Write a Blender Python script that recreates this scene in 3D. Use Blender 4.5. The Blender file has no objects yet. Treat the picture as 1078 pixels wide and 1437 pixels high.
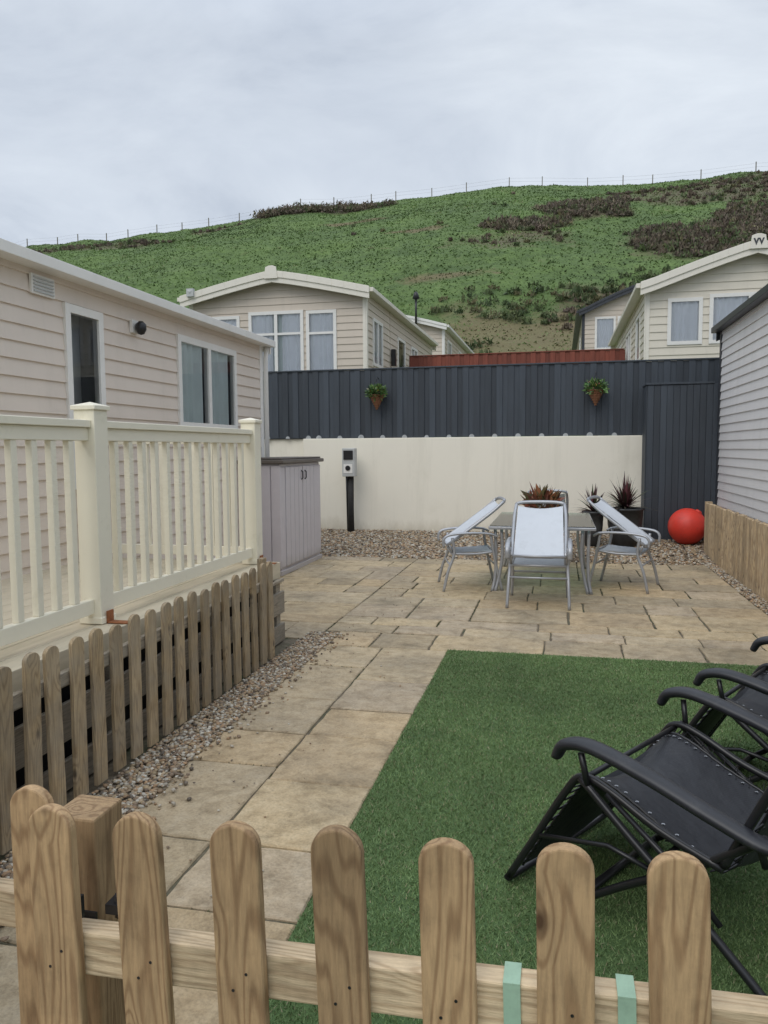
import bpy, math, random
import numpy as np
import bmesh
from mathutils import Vector, Matrix, noise as mnoise
random.seed(7); rs=np.random.RandomState(11)
rad=math.radians
S=bpy.context.scene
COL=S.collection

# ---------------------------------------------------------------- materials
def newmat(name):
    m=bpy.data.materials.new(name); m.use_nodes=True
    nt=m.node_tree; b=nt.nodes['Principled BSDF']
    return m,nt,b
def nd(nt,t,**k):
    n=nt.nodes.new(t)
    for a,v in k.items(): setattr(n,a,v)
    return n
def ramp(nt,src,stops):
    r=nt.nodes.new('ShaderNodeValToRGB'); e=r.color_ramp.elements
    while len(e)<len(stops): e.new(0.5)
    for i,(p,c) in enumerate(stops):
        e[i].position=p; e[i].color=(c[0],c[1],c[2],1) if not isinstance(c,(int,float)) else (c,c,c,1)
    nt.links.new(src,r.inputs[0]); return r.outputs[0]
def mixc(nt,a,b,fac,mode='MIX'):
    m=nt.nodes.new('ShaderNodeMix'); m.data_type='RGBA'; m.blend_type=mode
    for s,v in ((6,a),(7,b)):
        if hasattr(v,'is_linked'): nt.links.new(v,m.inputs[s])
        else: m.inputs[s].default_value=(v[0],v[1],v[2],1)
    if hasattr(fac,'is_linked'): nt.links.new(fac,m.inputs[0])
    else: m.inputs[0].default_value=fac
    return m.outputs[2]
def coords(nt,scale=(1,1,1)):
    t=nt.nodes.new('ShaderNodeTexCoord'); mp=nt.nodes.new('ShaderNodeMapping')
    mp.inputs['Scale'].default_value=scale
    nt.links.new(t.outputs['Object'],mp.inputs[0]); return mp.outputs[0]
def noise(nt,vec,scale,detail=4,rough=.55,dist=0):
    n=nd(nt,'ShaderNodeTexNoise'); n.inputs['Scale'].default_value=scale
    n.inputs['Detail'].default_value=detail; n.inputs['Roughness'].default_value=rough
    n.inputs['Distortion'].default_value=dist
    nt.links.new(vec,n.inputs['Vector']); return n.outputs['Fac']
def bump(nt,b,h,strength=.3,dist=.01):
    n=nd(nt,'ShaderNodeBump'); n.inputs['Strength'].default_value=strength; n.inputs['Distance'].default_value=dist
    nt.links.new(h,n.inputs['Height']); nt.links.new(n.outputs[0],b.inputs['Normal'])
def attr(nt):
    a=nd(nt,'ShaderNodeAttribute'); a.attribute_name='Col'; return a.outputs['Color']

def plain(name,c,rough=.5,var=.12,scale=6,metal=0,stretch=(1,1,1),bm=0.0,bs=60,usecol=False,dirt=None,streak=None,foot=None):
    m,nt,b=newmat(name)
    v=coords(nt,stretch); f=noise(nt,v,scale,5,.6)
    lo=[x*(1-var) for x in c]; hi=[min(1,x*(1+var)) for x in c]
    col=ramp(nt,f,[(.3,lo),(.7,hi)])
    if usecol: col=mixc(nt,col,attr(nt),1.0,'MULTIPLY')
    if dirt:
        f2=noise(nt,v,dirt[1],6,.7)
        mk=ramp(nt,f2,[(dirt[2],0),(dirt[2]+.18,1)])
        mm=nd(nt,'ShaderNodeMath',operation='MULTIPLY'); nt.links.new(mk,mm.inputs[0]); mm.inputs[1].default_value=dirt[3]
        col=mixc(nt,col,dirt[0],mm.outputs[0])
    if streak:   # rain streaks: noise stretched down the wall
        vs=coords(nt,(1,1,.10)); f3=noise(nt,vs,streak[1],5,.7)
        mm=nd(nt,'ShaderNodeMath',operation='MULTIPLY'); nt.links.new(ramp(nt,f3,[(.52,0),(.72,1)]),mm.inputs[0]); mm.inputs[1].default_value=streak[2]
        col=mixc(nt,col,streak[0],mm.outputs[0])
    if foot:     # splash dirt near the ground
        tc=nd(nt,'ShaderNodeTexCoord'); sp=nd(nt,'ShaderNodeSeparateXYZ'); nt.links.new(tc.outputs['Object'],sp.inputs[0])
        ma=nd(nt,'ShaderNodeMath',operation='MULTIPLY_ADD'); nt.links.new(noise(nt,coords(nt,(1,1,.5)),3.5,6,.7),ma.inputs[0]); ma.inputs[1].default_value=-foot[1]*2; nt.links.new(sp.outputs[2],ma.inputs[2])
        mr=nd(nt,'ShaderNodeMapRange'); nt.links.new(ma.outputs[0],mr.inputs[0]); mr.inputs[1].default_value=-foot[1]*.6; mr.inputs[2].default_value=foot[1]*.2; mr.inputs[3].default_value=foot[2]; mr.inputs[4].default_value=0
        col=mixc(nt,col,foot[0],mr.outputs[0])
    nt.links.new(col,b.inputs['Base Color'])
    b.inputs['Roughness'].default_value=rough; b.inputs['Metallic'].default_value=metal
    if bm>0: bump(nt,b,noise(nt,v,bs,4,.6),bm,.01)
    return m

def wood(name,dark,light,zs=.1,axis=2,knots=True,grey=0.0,sc=9.0,freq=30.0):
    m,nt,b=newmat(name)
    st=[1,1,1]; st[axis]=zs
    t=nd(nt,'ShaderNodeTexCoord'); a=attr(nt)
    off=nd(nt,'ShaderNodeVectorMath',operation='SCALE'); nt.links.new(a,off.inputs[0]); off.inputs['Scale'].default_value=37.0
    add=nd(nt,'ShaderNodeVectorMath',operation='ADD'); nt.links.new(t.outputs['Object'],add.inputs[0]); nt.links.new(off.outputs[0],add.inputs[1])
    mp=nd(nt,'ShaderNodeMapping'); mp.inputs['Scale'].default_value=st; nt.links.new(add.outputs[0],mp.inputs[0])
    v=mp.outputs[0]
    kp=nd(nt,'ShaderNodeMapping'); s2=[1,1,1]; s2[axis]=.55; kp.inputs['Scale'].default_value=s2; nt.links.new(add.outputs[0],kp.inputs[0])
    vo=nd(nt,'ShaderNodeTexVoronoi'); vo.inputs['Scale'].default_value=7.0; nt.links.new(kp.outputs[0],vo.inputs['Vector'])
    f=noise(nt,v,sc,2,.4,.15)
    kb=nd(nt,'ShaderNodeMath',operation='MULTIPLY_ADD')
    nt.links.new(ramp(nt,vo.outputs['Distance'],[(.0,1),(.3,0)]),kb.inputs[0]); kb.inputs[1].default_value=.10 if knots else 0; nt.links.new(f,kb.inputs[2])
    mul=nd(nt,'ShaderNodeMath',operation='MULTIPLY'); nt.links.new(kb.outputs[0],mul.inputs[0]); mul.inputs[1].default_value=freq*4.2
    sn=nd(nt,'ShaderNodeMath',operation='SINE'); nt.links.new(mul.outputs[0],sn.inputs[0])
    rg=nd(nt,'ShaderNodeMapRange'); nt.links.new(sn.outputs[0],rg.inputs[0]); rg.inputs[1].default_value=-1; rg.inputs[2].default_value=1
    fine=noise(nt,v,160,3,.6)
    big=noise(nt,add.outputs[0],3.2,3,.6)
    blot=noise(nt,add.outputs[0],17,5,.7)
    col=ramp(nt,rg.outputs[0],[(0.0,[d*.5+l*.5 for d,l in zip(dark,light)]),(.45,light),(1.0,[l*1.06 for l in light])])
    col=mixc(nt,col,ramp(nt,fine,[(.3,.60),(.65,1)]),.65,'MULTIPLY')
    col=mixc(nt,col,ramp(nt,big,[(.3,(.72,.70,.66)),(.65,(1.08,1.06,1.02))]),.85,'MULTIPLY')
    col=mixc(nt,col,ramp(nt,blot,[(.32,(.70,.70,.70)),(.5,(1,1,1))]),.5,'MULTIPLY')
    if knots:
        col=mixc(nt,[d*.4 for d in dark],col,ramp(nt,vo.outputs['Distance'],[(.045,0),(.12,1)]))
    if grey>0:
        g=noise(nt,add.outputs[0],6,4,.6)
        gm=nd(nt,'ShaderNodeMath',operation='MULTIPLY'); nt.links.new(ramp(nt,g,[(.35,0),(.65,1)]),gm.inputs[0]); gm.inputs[1].default_value=grey
        col=mixc(nt,col,(.30,.27,.22),gm.outputs[0])
    sep=nd(nt,'ShaderNodeSeparateColor'); nt.links.new(a,sep.inputs[0])
    mr=nd(nt,'ShaderNodeMapRange'); nt.links.new(sep.outputs[0],mr.inputs[0]); mr.inputs[3].default_value=.80; mr.inputs[4].default_value=1.16
    cb=nd(nt,'ShaderNodeCombineColor')
    for i in range(3): nt.links.new(mr.outputs[0],cb.inputs[i])
    col=mixc(nt,col,cb.outputs[0],1,'MULTIPLY')
    nt.links.new(col,b.inputs['Base Color']); b.inputs['Roughness'].default_value=.78
    bump(nt,b,fine,.5,.004)
    return m

MATS={}
def build_mats():
    M=MATS
    M['gate']=wood('fresh_pine',(.18,.09,.038),(.46,.31,.17))
    M['picket']=wood('weathered_pine',(.20,.125,.06),(.46,.345,.205),grey=.45)
    M['honey']=wood('honey_timber',(.26,.16,.085),(.55,.41,.25),grey=.25)
    M['railw']=wood('rail_pine',(.42,.28,.16),(.76,.60,.40),zs=.1,axis=0)
    M['boards']=wood('grey_boards',(.18,.145,.105),(.38,.325,.25),axis=1,knots=False,grey=.6)
    M['voidshade']=plain('void_shade',(.012,.012,.012),.9)  # near-black colour stands in for the shade inside gaps and hollows
    M['siding']=plain('beige_cladding',(.71,.62,.535),.42,.03,2,dirt=((.45,.39,.33),1.6,.60,.30),streak=((.50,.44,.37),5,.22))
    M['siding3']=plain('tan_cladding',(.60,.52,.43),.45,.03,2,dirt=((.42,.36,.3),1.6,.62,.30),streak=((.40,.35,.29),5,.22))
    M['siding2']=plain('cream_cladding',(.70,.645,.54),.45,.03,2,dirt=((.42,.38,.33),1.6,.62,.3),streak=((.48,.44,.37),5,.22))
    M['sidinggrey']=plain('grey_cladding',(.74,.715,.70),.45,.03,2,dirt=((.48,.46,.44),1.6,.62,.25),streak=((.48,.46,.44),5,.22))
    M['trim']=plain('white_trim',(.80,.78,.74),.35,.03,5,dirt=((.50,.48,.42),4,.58,.30))
    M['creamtrim']=plain('cream_trim',(.78,.735,.64),.4,.03,5,dirt=((.50,.46,.4),4,.6,.25))
    M['darktrim']=plain('dark_trim',(.035,.038,.045),.4)
    M['roof']=plain('grey_roof',(.30,.31,.32),.6,bm=.2)
    M['vinyl']=plain('cream_vinyl',(.84,.79,.64),.38,.02,4,dirt=((.50,.46,.32),5,.58,.34))
    M['decktop']=plain('deck_boards',(.62,.54,.40),.6,.08,8,stretch=(1,.2,1),dirt=((.30,.27,.18),3,.46,.55))
    M['rust']=plain('rusty_bracket',(.30,.11,.04),.8,.3,40)
    M['fence']=plain('slate_paint',(.043,.053,.066),.62,.14,3,stretch=(4,4,.5),usecol=True,bm=.15,dirt=((.09,.10,.11),2.2,.6,.3))
    M['terra']=plain('terracotta_fence',(.20,.055,.035),.75,.2,4,stretch=(4,4,.5),usecol=True)
    M['render']=plain('cream_render',(.86,.815,.70),.8,.02,1.2,bm=.12,bs=90,dirt=((.62,.57,.45),1.1,.6,.30),streak=((.55,.52,.42),3,.25),foot=((.45,.39,.28),.30,.5))
    M['chip']=plain('pale_chip',(.42,.44,.45),.8,.2,20)
    M['plastic']=plain('taupe_plastic',(.56,.52,.54),.45,.04,6,foot=((.35,.31,.27),.18,.5))
    M['plasticlid']=plain('brown_plastic',(.12,.10,.085),.5,.1,6)
    M['metergrey']=plain('grey_plastic',(.48,.49,.48),.45,.05)
    M['black']=plain('black_metal',(.014,.014,.016),.35,.1)
    M['blackarm']=plain('black_plastic',(.020,.021,.026),.42,.2,dirt=((.06,.06,.06),12,.55,.4))
    M['alu']=plain('grey_aluminium',(.40,.41,.43),.38,.06,metal=.4)
    M['slingw']=plain('white_mesh_fabric',(.58,.61,.65),.65,.05,5,bm=.1,bs=300,dirt=((.42,.44,.46),5,.52,.5))
    M['red']=plain('red_rubber',(.70,.05,.03),.5,.08,7,dirt=((.4,.06,.05),9,.55,.5))
    M['strap']=plain('green_webbing',(.34,.50,.37),.7,.10,60,dirt=((.2,.3,.22),30,.5,.5))
    M['pot']=plain('dark_pot',(.05,.052,.055),.5)
    M['wicker']=plain('wicker',(.22,.10,.05),.8,.35,60,bm=.5,bs=80)
    M['leaf']=plain('leaves',(1,1,1),.55,.1,usecol=True)
    M['interior']=plain('room_interior',(.22,.22,.22),.9)
    M['net']=plain('net_curtain',(.90,.92,.96),.8,.03,4)
    M['teal']=plain('curtain_cloth',(.74,.82,.80),.8,.06,4)
    M['blackposts']=plain('tarred_post',(.02,.019,.018),.7,.3,20,bm=.4)
    M['postg']=plain('grey_fence_post',(.20,.18,.15),.8)
    m,nt,b=newmat('black_sling'); v=coords(nt); w=nd(nt,'ShaderNodeTexChecker'); w.inputs['Scale'].default_value=260
    nt.links.new(v,w.inputs[0]); cc=ramp(nt,w.outputs['Fac'],[(0,(.012,.013,.017)),(1,(.034,.036,.043))])
    cc=mixc(nt,cc,(.055,.056,.058),ramp(nt,noise(nt,v,5,6,.7),[(.5,0),(.8,.6)]))
    nt.links.new(cc,b.inputs['Base Color']); b.inputs['Roughness'].default_value=.55; bump(nt,b,noise(nt,coords(nt,(1,1,1)),7,3,.5),.5,.03)
    M['slingb']=m
    def glassm(name,tint,ior,rough):
        m,nt,b=newmat(name); nt.nodes.remove(b)
        tr=nd(nt,'ShaderNodeBsdfTransparent'); tr.inputs[0].default_value=tint
        gl=nd(nt,'ShaderNodeBsdfGlossy'); gl.inputs['Roughness'].default_value=rough
        fr=nd(nt,'ShaderNodeFresnel'); fr.inputs[0].default_value=ior
        mx=nd(nt,'ShaderNodeMixShader'); nt.links.new(fr.outputs[0],mx.inputs[0]); nt.links.new(tr.outputs[0],mx.inputs[1]); nt.links.new(gl.outputs[0],mx.inputs[2])
        nt.links.new(mx.outputs[0],nt.nodes['Material Output'].inputs[0]); return m
    M['glass']=glassm('window_glass',(.95,.97,.98,1),1.5,.02)
    M['tglass']=glassm('table_glass',(.62,.78,.72,1),1.5,.06)
    m,nt,b=newmat('sandstone'); v=coords(nt); a=attr(nt)
    n1=noise(nt,v,1.3,5,.6); n2=noise(nt,v,11,6,.65); n3=noise(nt,v,90,3,.6); n4=noise(nt,v,.6,5,.65); n5=noise(nt,v,4.2,7,.78,.5); n6=noise(nt,v,24,6,.75)
    col=ramp(nt,n2,[(.28,(.35,.275,.175)),(.5,(.47,.382,.258)),(.75,(.545,.46,.33))])
    col=mixc(nt,col,a,1,'MULTIPLY')
    col=mixc(nt,col,ramp(nt,n1,[(.3,(.72,.72,.72)),(.6,(1.06,1.04,1.0))]),.9,'MULTIPLY')
    col=mixc(nt,col,ramp(nt,n4,[(.36,(.50,.51,.50)),(.46,(1,1,1))]),.55,'MULTIPLY')
    col=mixc(nt,col,ramp(nt,n5,[(.36,(.60,.585,.55)),(.50,(1,1,1))]),.75,'MULTIPLY')
    col=mixc(nt,col,ramp(nt,n6,[(.30,(.55,.53,.50)),(.42,(1,1,1))]),.7,'MULTIPLY')
    col=mixc(nt,col,ramp(nt,n3,[(.3,.72),(.6,1.05)]),.75,'MULTIPLY')
    nt.links.new(col,b.inputs['Base Color'])
    nt.links.new(ramp(nt,n1,[(.3,.6),(.7,.88)]),b.inputs['Roughness'])
    bump(nt,b,n2,.8,.016); M['stone']=m
    M['joint']=plain('joint_mortar',(.135,.11,.075),.9,.4,25,bm=.5,bs=70,dirt=((.045,.06,.025),2.6,.45,.85))
    M['pebble']=plain('pebbles',(1,1,1),.75,.12,40,usecol=True)
    M['gravelbed']=plain('gravel_bed',(.20,.16,.11),.9,.5,60,bm=.8,bs=60)
    m,nt,b=newmat('artificial_grass'); v=coords(nt)
    n1=noise(nt,v,260,3,.7); n2=noise(nt,v,1.8,5,.65)
    col=ramp(nt,n1,[(.3,(.055,.10,.032)),(.6,(.10,.175,.058)),(.8,(.14,.23,.082))])
    col=mixc(nt,col,ramp(nt,n2,[(.3,(.8,.84,.8)),(.7,(1.12,1.1,1.0))]),1,'MULTIPLY')
    nt.links.new(col,b.inputs['Base Color']); b.inputs['Roughness'].default_value=.8; bump(nt,b,n1,.8,.008); M['turf']=m
    M['blade']=plain('turf_blades',(1,1,1),.7,.1,usecol=True,scale=3)
    # hill
    m,nt,b=newmat('hill_grass'); v=coords(nt); a=attr(nt)
    n1=noise(nt,v,.10,6,.7); n2=noise(nt,v,1.6,6,.75); n3=noise(nt,coords(nt,(1,1,2.6)),.35,6,.7,.6)
    col=ramp(nt,n2,[(.3,(.072,.120,.033)),(.52,(.105,.172,.047)),(.72,(.142,.22,.068))])
    col=mixc(nt,col,ramp(nt,n1,[(.32,(.74,.74,.76)),(.62,(1.10,1.06,.95))]),.9,'MULTIPLY')
    col=mixc(nt,col,ramp(nt,n3,[(.35,(.68,.72,.68)),(.55,(1.05,1.05,1))]),.9,'MULTIPLY')
    sep=nd(nt,'ShaderNodeSeparateColor'); nt.links.new(a,sep.inputs[0])
    sb=nd(nt,'ShaderNodeMath',operation='MULTIPLY_ADD'); nt.links.new(n3,sb.inputs[0]); sb.inputs[1].default_value=1.6; sb.inputs[2].default_value=-.8
    sb2=nd(nt,'ShaderNodeMath',operation='MULTIPLY_ADD'); nt.links.new(n2,sb2.inputs[0]); sb2.inputs[1].default_value=.7; nt.links.new(sb.outputs[0],sb2.inputs[2])
    ad=nd(nt,'ShaderNodeMath',operation='ADD'); nt.links.new(sep.outputs[0],ad.inputs[0]); nt.links.new(sb2.outputs[0],ad.inputs[1])
    col=mixc(nt,col,(.115,.090,.056),ramp(nt,ad.outputs[0],[(.55,0),(.95,.85)]))
    ad2=nd(nt,'ShaderNodeMath',operation='ADD'); nt.links.new(sep.outputs[1],ad2.inputs[0]); nt.links.new(sb2.outputs[0],ad2.inputs[1])
    col=mixc(nt,col,(.17,.13,.068),ramp(nt,ad2.outputs[0],[(.55,0),(1.0,.8)]))
    nt.links.new(col,b.inputs['Base Color']); b.inputs['Roughness'].default_value=.9; bump(nt,b,n2,.6,.3); M['hill']=m
    M['groundm']=plain('soil_and_grass',(.09,.11,.05),.9,.4,1.5,bm=.5)
    M['tuft']=plain('grass_tufts',(1,1,1),.8,.1,usecol=True,scale=.3)
build_mats()

# ---------------------------------------------------------------- mesh builder
class MB:
    def __init__(s): s.v=[];s.f=[];s.m=[];s.c=[];s.keys=[];s.sm=[];s.M=None;s.col=(1,1,1);s.smooth=False
    def k(s,key):
        if key not in s.keys: s.keys.append(key)
        return s.keys.index(key)
    def add(s,vs,fs,key,smooth=None):
        o=len(s.v); i=s.k(key)
        for p in vs:
            p=Vector(p)
            if s.M is not None: p=s.M@p
            s.v.append(p[:]); s.c.append(s.col)
        for f in fs:
            s.f.append([o+j for j in f]); s.m.append(i); s.sm.append(s.smooth if smooth is None else smooth)
    def box(s,x0,x1,y0,y1,z0,z1,key):
        vs=[(x,y,z) for z in (z0,z1) for y in (y0,y1) for x in (x0,x1)]
        s.add(vs,[(0,2,3,1),(4,5,7,6),(0,1,5,4),(2,6,7,3),(0,4,6,2),(1,3,7,5)],key,False)
    def quad(s,a,b,c,d,key): s.add([a,b,c,d],[(0,1,2,3)],key,False)
    def prism(s,pts,n0,n1,key,ax=1):
        n=len(pts)
        vs=[(p[0],n0,p[1]) for p in pts]+[(p[0],n1,p[1]) for p in pts]
        fs=[tuple(range(n)),tuple(range(2*n-1,n-1,-1))]+[(i,i+n,(i+1)%n+n,(i+1)%n) for i in range(n)]
        s.add(vs,fs,key,False)
    def tube(s,pts,r,key,n=8,rr=None,cap=True,sy=1.0):
        pts=[Vector(p) for p in pts]; N=len(pts)
        t=[(pts[min(i+1,N-1)]-pts[max(i-1,0)]).normalized() for i in range(N)]
        up=Vector((0,0,1)) if abs(t[0].z)<.9 else Vector((1,0,0))
        nv=(up-t[0]*up.dot(t[0])).normalized(); vs=[];fs=[]
        for i in range(N):
            nv=(nv-t[i]*nv.dot(t[i])).normalized(); bv=t[i].cross(nv)
            q=rr[i] if rr else r
            for k in range(n):
                a=2*math.pi*k/n; vs.append(pts[i]+nv*math.cos(a)*q*sy+bv*math.sin(a)*q)
        for i in range(N-1):
            for k in range(n): fs.append((i*n+k,i*n+(k+1)%n,(i+1)*n+(k+1)%n,(i+1)*n+k))
        s.add(vs,fs,key,True)
        if cap:
            o=len(s.v)-len(vs)
            s.f.append([o+k for k in range(n)][::-1]); s.m.append(s.k(key)); s.sm.append(False)
            s.f.append([o+(N-1)*n+k for k in range(n)]); s.m.append(s.k(key)); s.sm.append(False)
    def lathe(s,prof,cx,cy,key,n=20,smooth=True):
        vs=[];fs=[]
        for r,z in prof:
            for k in range(n):
                a=2*math.pi*k/n; vs.append((cx+r*math.cos(a),cy+r*math.sin(a),z))
        for i in range(len(prof)-1):
            for k in range(n): fs.append((i*n+k,i*n+(k+1)%n,(i+1)*n+(k+1)%n,(i+1)*n+k))
        s.add(vs,fs,key,smooth)
    def grid(s,fn,nu,nv,key,smooth=True):
        vs=[fn(i/nu,j/nv) for j in range(nv+1) for i in range(nu+1)]
        fs=[(j*(nu+1)+i,j*(nu+1)+i+1,(j+1)*(nu+1)+i+1,(j+1)*(nu+1)+i) for j in range(nv) for i in range(nu)]
        s.add(vs,fs,key,smooth)
    def build(s,name,parent=None,bevel=0,seg=2):
        me=bpy.data.meshes.new(name); me.from_pydata(s.v,[],s.f)
        for k in s.keys: me.materials.append(MATS[k])
        me.polygons.foreach_set('material_index',s.m); me.polygons.foreach_set('use_smooth',s.sm)
        ca=me.color_attributes.new('Col','FLOAT_COLOR','POINT')
        ca.data.foreach_set('color',np.array([(c[0],c[1],c[2],1) for c in s.c],dtype=np.float32).ravel())
        me.update(); ob=bpy.data.objects.new(name,me); COL.objects.link(ob)
        if parent: ob.parent=parent
        if bevel:
            b=ob.modifiers.new('Bevel','BEVEL'); b.width=bevel; b.segments=seg; b.limit_method='ANGLE'; b.angle_limit=rad(40)
        return ob
def empty(name,loc=(0,0,0)):
    e=bpy.data.objects.new(name,None); COL.objects.link(e); e.empty_display_size=.2; return e
def frame(o,sdir,ndir):
    s=Vector(sdir).normalized(); n=Vector(ndir).normalized(); z=Vector((0,0,1))
    return Matrix(((s.x,n.x,z.x,o[0]),(s.y,n.y,z.y,o[1]),(s.z,n.z,z.z,o[2]),(0,0,0,1)))
def rc(): return (random.random(),random.random(),random.random())
def catmull(pts,n=6):
    P=[Vector(p) for p in pts]; P=[P[0]*2-P[1]]+P+[P[-1]*2-P[-2]]; out=[]
    for i in range(1,len(P)-2):
        for k in range(n):
            t=k/n; out.append(.5*((2*P[i])+(P[i+1]-P[i-1])*t+(2*P[i-1]-5*P[i]+4*P[i+1]-P[i+2])*t*t+(3*P[i]-P[i-1]-3*P[i+1]+P[i+2])*t**3))
    out.append(P[-2]); return out
def bulk(name,verts,faces_per,nper,cols,mat,parent=None,smooth=False):
    N=verts.shape[0]; F=faces_per.shape[0]
    me=bpy.data.meshes.new(name)
    V=verts.reshape(-1,3).astype(np.float32)
    fc=(faces_per[None]+ (np.arange(N)*nper)[:,None,None]).reshape(-1,3).astype(np.int32)
    me.vertices.add(len(V)); me.vertices.foreach_set('co',V.ravel())
    me.loops.add(fc.size); me.loops.foreach_set('vertex_index',fc.ravel())
    me.polygons.add(len(fc)); me.polygons.foreach_set('loop_start',np.arange(0,fc.size,3,dtype=np.int32))
    me.polygons.foreach_set('use_smooth',np.full(len(fc),smooth))
    me.materials.append(MATS[mat]); me.update(calc_edges=True)
    ca=me.color_attributes.new('Col','FLOAT_COLOR','POINT')
    c=np.ones((N,nper,4),dtype=np.float32); c[:,:,:3]=cols[:,None,:] if cols.ndim==2 else cols
    ca.data.foreach_set('color',c.ravel())
    ob=bpy.data.objects.new(name,me); COL.objects.link(ob)
    if parent: ob.parent=parent
    return ob

# ---------------------------------------------------------------- terrain
RX=[-400,-200,-110,-73,-50,-40,-34,-22,-8,6,23,60,120,400]
RZ=[10,18,27,31.2,32.0,32.9,33.6,33.6,34.0,33.7,33.3,32.5,30,22]
YB=[13.68,25,30,45]; ZB=[1.70,1.95,2.85,5.6]
def hz(x,y,nz=True):
    if y<=45: z=float(np.interp(y,YB,ZB)); k=max(0,(y-28)/17)
    else:
        r=float(np.interp(x,RX,RZ)); t=(y-45)/55.; k=1
        if t<=1: z=5.6+(r-5.6)*(t+.05*math.sin(math.pi*t))
        else: z=r-1.0*(t-1)-4*(t-1)**2 if t<2.8 else r-1.8-13
    if nz and k>0:
        z+=k*(.8*mnoise.noise((x*.06,y*.06,1))+.35*mnoise.noise((x*.22,y*.22,4))+.12*mnoise.noise((x*.7,y*.7,9)))
    return z
PATCH=[(2.2,81,5.0,4.0),(-3.2,75,4.3,2.3),(12.0,68,6.0,4.6),(20,72,6,6),(-35,96,4.6,2.3),(-27,95.5,5.5,1.6)]
THIN=[(15,86,10,6),(23,90,10,6),(-56,89,10,4.5),(26,76,8,7),(8,92,6,2),(-44,94,5,1.6),(3,54,5,4),(-68,88,8,4),(-4,70,5,3)]
DIRT=[(-3,50,8,4.5),(5,51,6,5),(-14,76,3,.8),(-22,86,4,.9),(-9,61,3,1)]
GORSE=[(-2,55,7,3.2),(7,57,5,4),(-7,47.5,4,1.6),(3,46.5,4,1.5)]
def pmask(x,y,L):
    m=0
    for cx,cy,rx,ry in L:
        d=math.hypot((x-cx)/rx,(y-cy)/ry)
        if d<1.6:
            d+=.45*mnoise.noise((x*.22,y*.22,31)); m=max(m,min(1,max(0,1.45-d)))
    return m
def scrubmask(x,y):
    return max(pmask(x,y,PATCH)*.9,pmask(x,y,THIN)*.62)
xs=np.concatenate([np.linspace(-400,-95,24)[:-1],np.linspace(-95,45,200),np.linspace(45,400,26)[1:]])
ys=np.concatenate([np.linspace(13.68,44,40),np.linspace(45,106,120),np.linspace(108,260,24)])
nx,ny=len(xs),len(ys); V=[];C=[]
for y in ys:
    for x in xs:
        V.append((x,y,hz(x,y))); C.append((scrubmask(x,y),pmask(x,y,DIRT)*.95,0))
mb=MB(); mb.v=V; mb.c=C
mb.f=[(j*nx+i,j*nx+i+1,(j+1)*nx+i+1,(j+1)*nx+i) for j in range(ny-1) for i in range(nx-1)]
mb.m=[0]*len(mb.f); mb.sm=[True]*len(mb.f); mb.k('hill'); mb.build('hill')
def tufts():
    N=150000
    y=45+ (rs.rand(N)**.9)*56; x=-82+rs.rand(N)*115
    pm=np.array([pmask(a,b,PATCH) for a,b in zip(x,y)]); keep=pm<.5
    x=x[keep];y=y[keep]; N=len(x)
    cl=np.array([mnoise.noise((a*.35,b*.35,3)) for a,b in zip(x,y)]); cl2=np.array([mnoise.noise((a*.09,b*.09,8)) for a,b in zip(x,y)])
    sm=np.array([max(pmask(a,b,THIN),pmask(a,b,DIRT)) for a,b in zip(x,y)])
    z=np.array([hz(a,b) for a,b in zip(x,y)])
    h=.03+.06*rs.rand(N)+.12*np.clip(cl,0,1); w=.05+.08*rs.rand(N); an=rs.rand(N)*math.pi
    ln=rs.randn(N,2)*.10
    v=np.zeros((N,3,3)); v[:,0]=np.stack([x-w*np.cos(an),y-w*np.sin(an),z-.04],1); v[:,1]=np.stack([x+w*np.cos(an),y+w*np.sin(an),z-.04],1)
    v[:,2]=np.stack([x+ln[:,0],y+ln[:,1],z+h],1)
    t=rs.rand(N,1); g=np.array([[.118,.188,.054]])*(1-t)+np.array([[.152,.232,.074]])*t
    dry=(rs.rand(N)<.012)|((cl>.42)&(rs.rand(N)<.14)); g[dry]=np.array([.24,.24,.12])
    br=rs.rand(N)<np.clip(sm-.3,0,.5); g[br]=np.array([.15,.13,.07])*(.7+.6*rs.rand(br.sum(),1))
    g*= (.95+.40*cl[:,None]+.60*cl2[:,None])
    bulk('hill_grass_tufts',v,np.array([[0,1,2]]),3,g,'tuft')
tufts()
BROWN=[(.115,.085,.058),(.14,.108,.074),(.095,.078,.055),(.095,.105,.05),(.165,.135,.09),(.125,.092,.07)]
GREENS=[(.055,.085,.028),(.075,.105,.035),(.095,.115,.045),(.12,.11,.05)]
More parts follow.
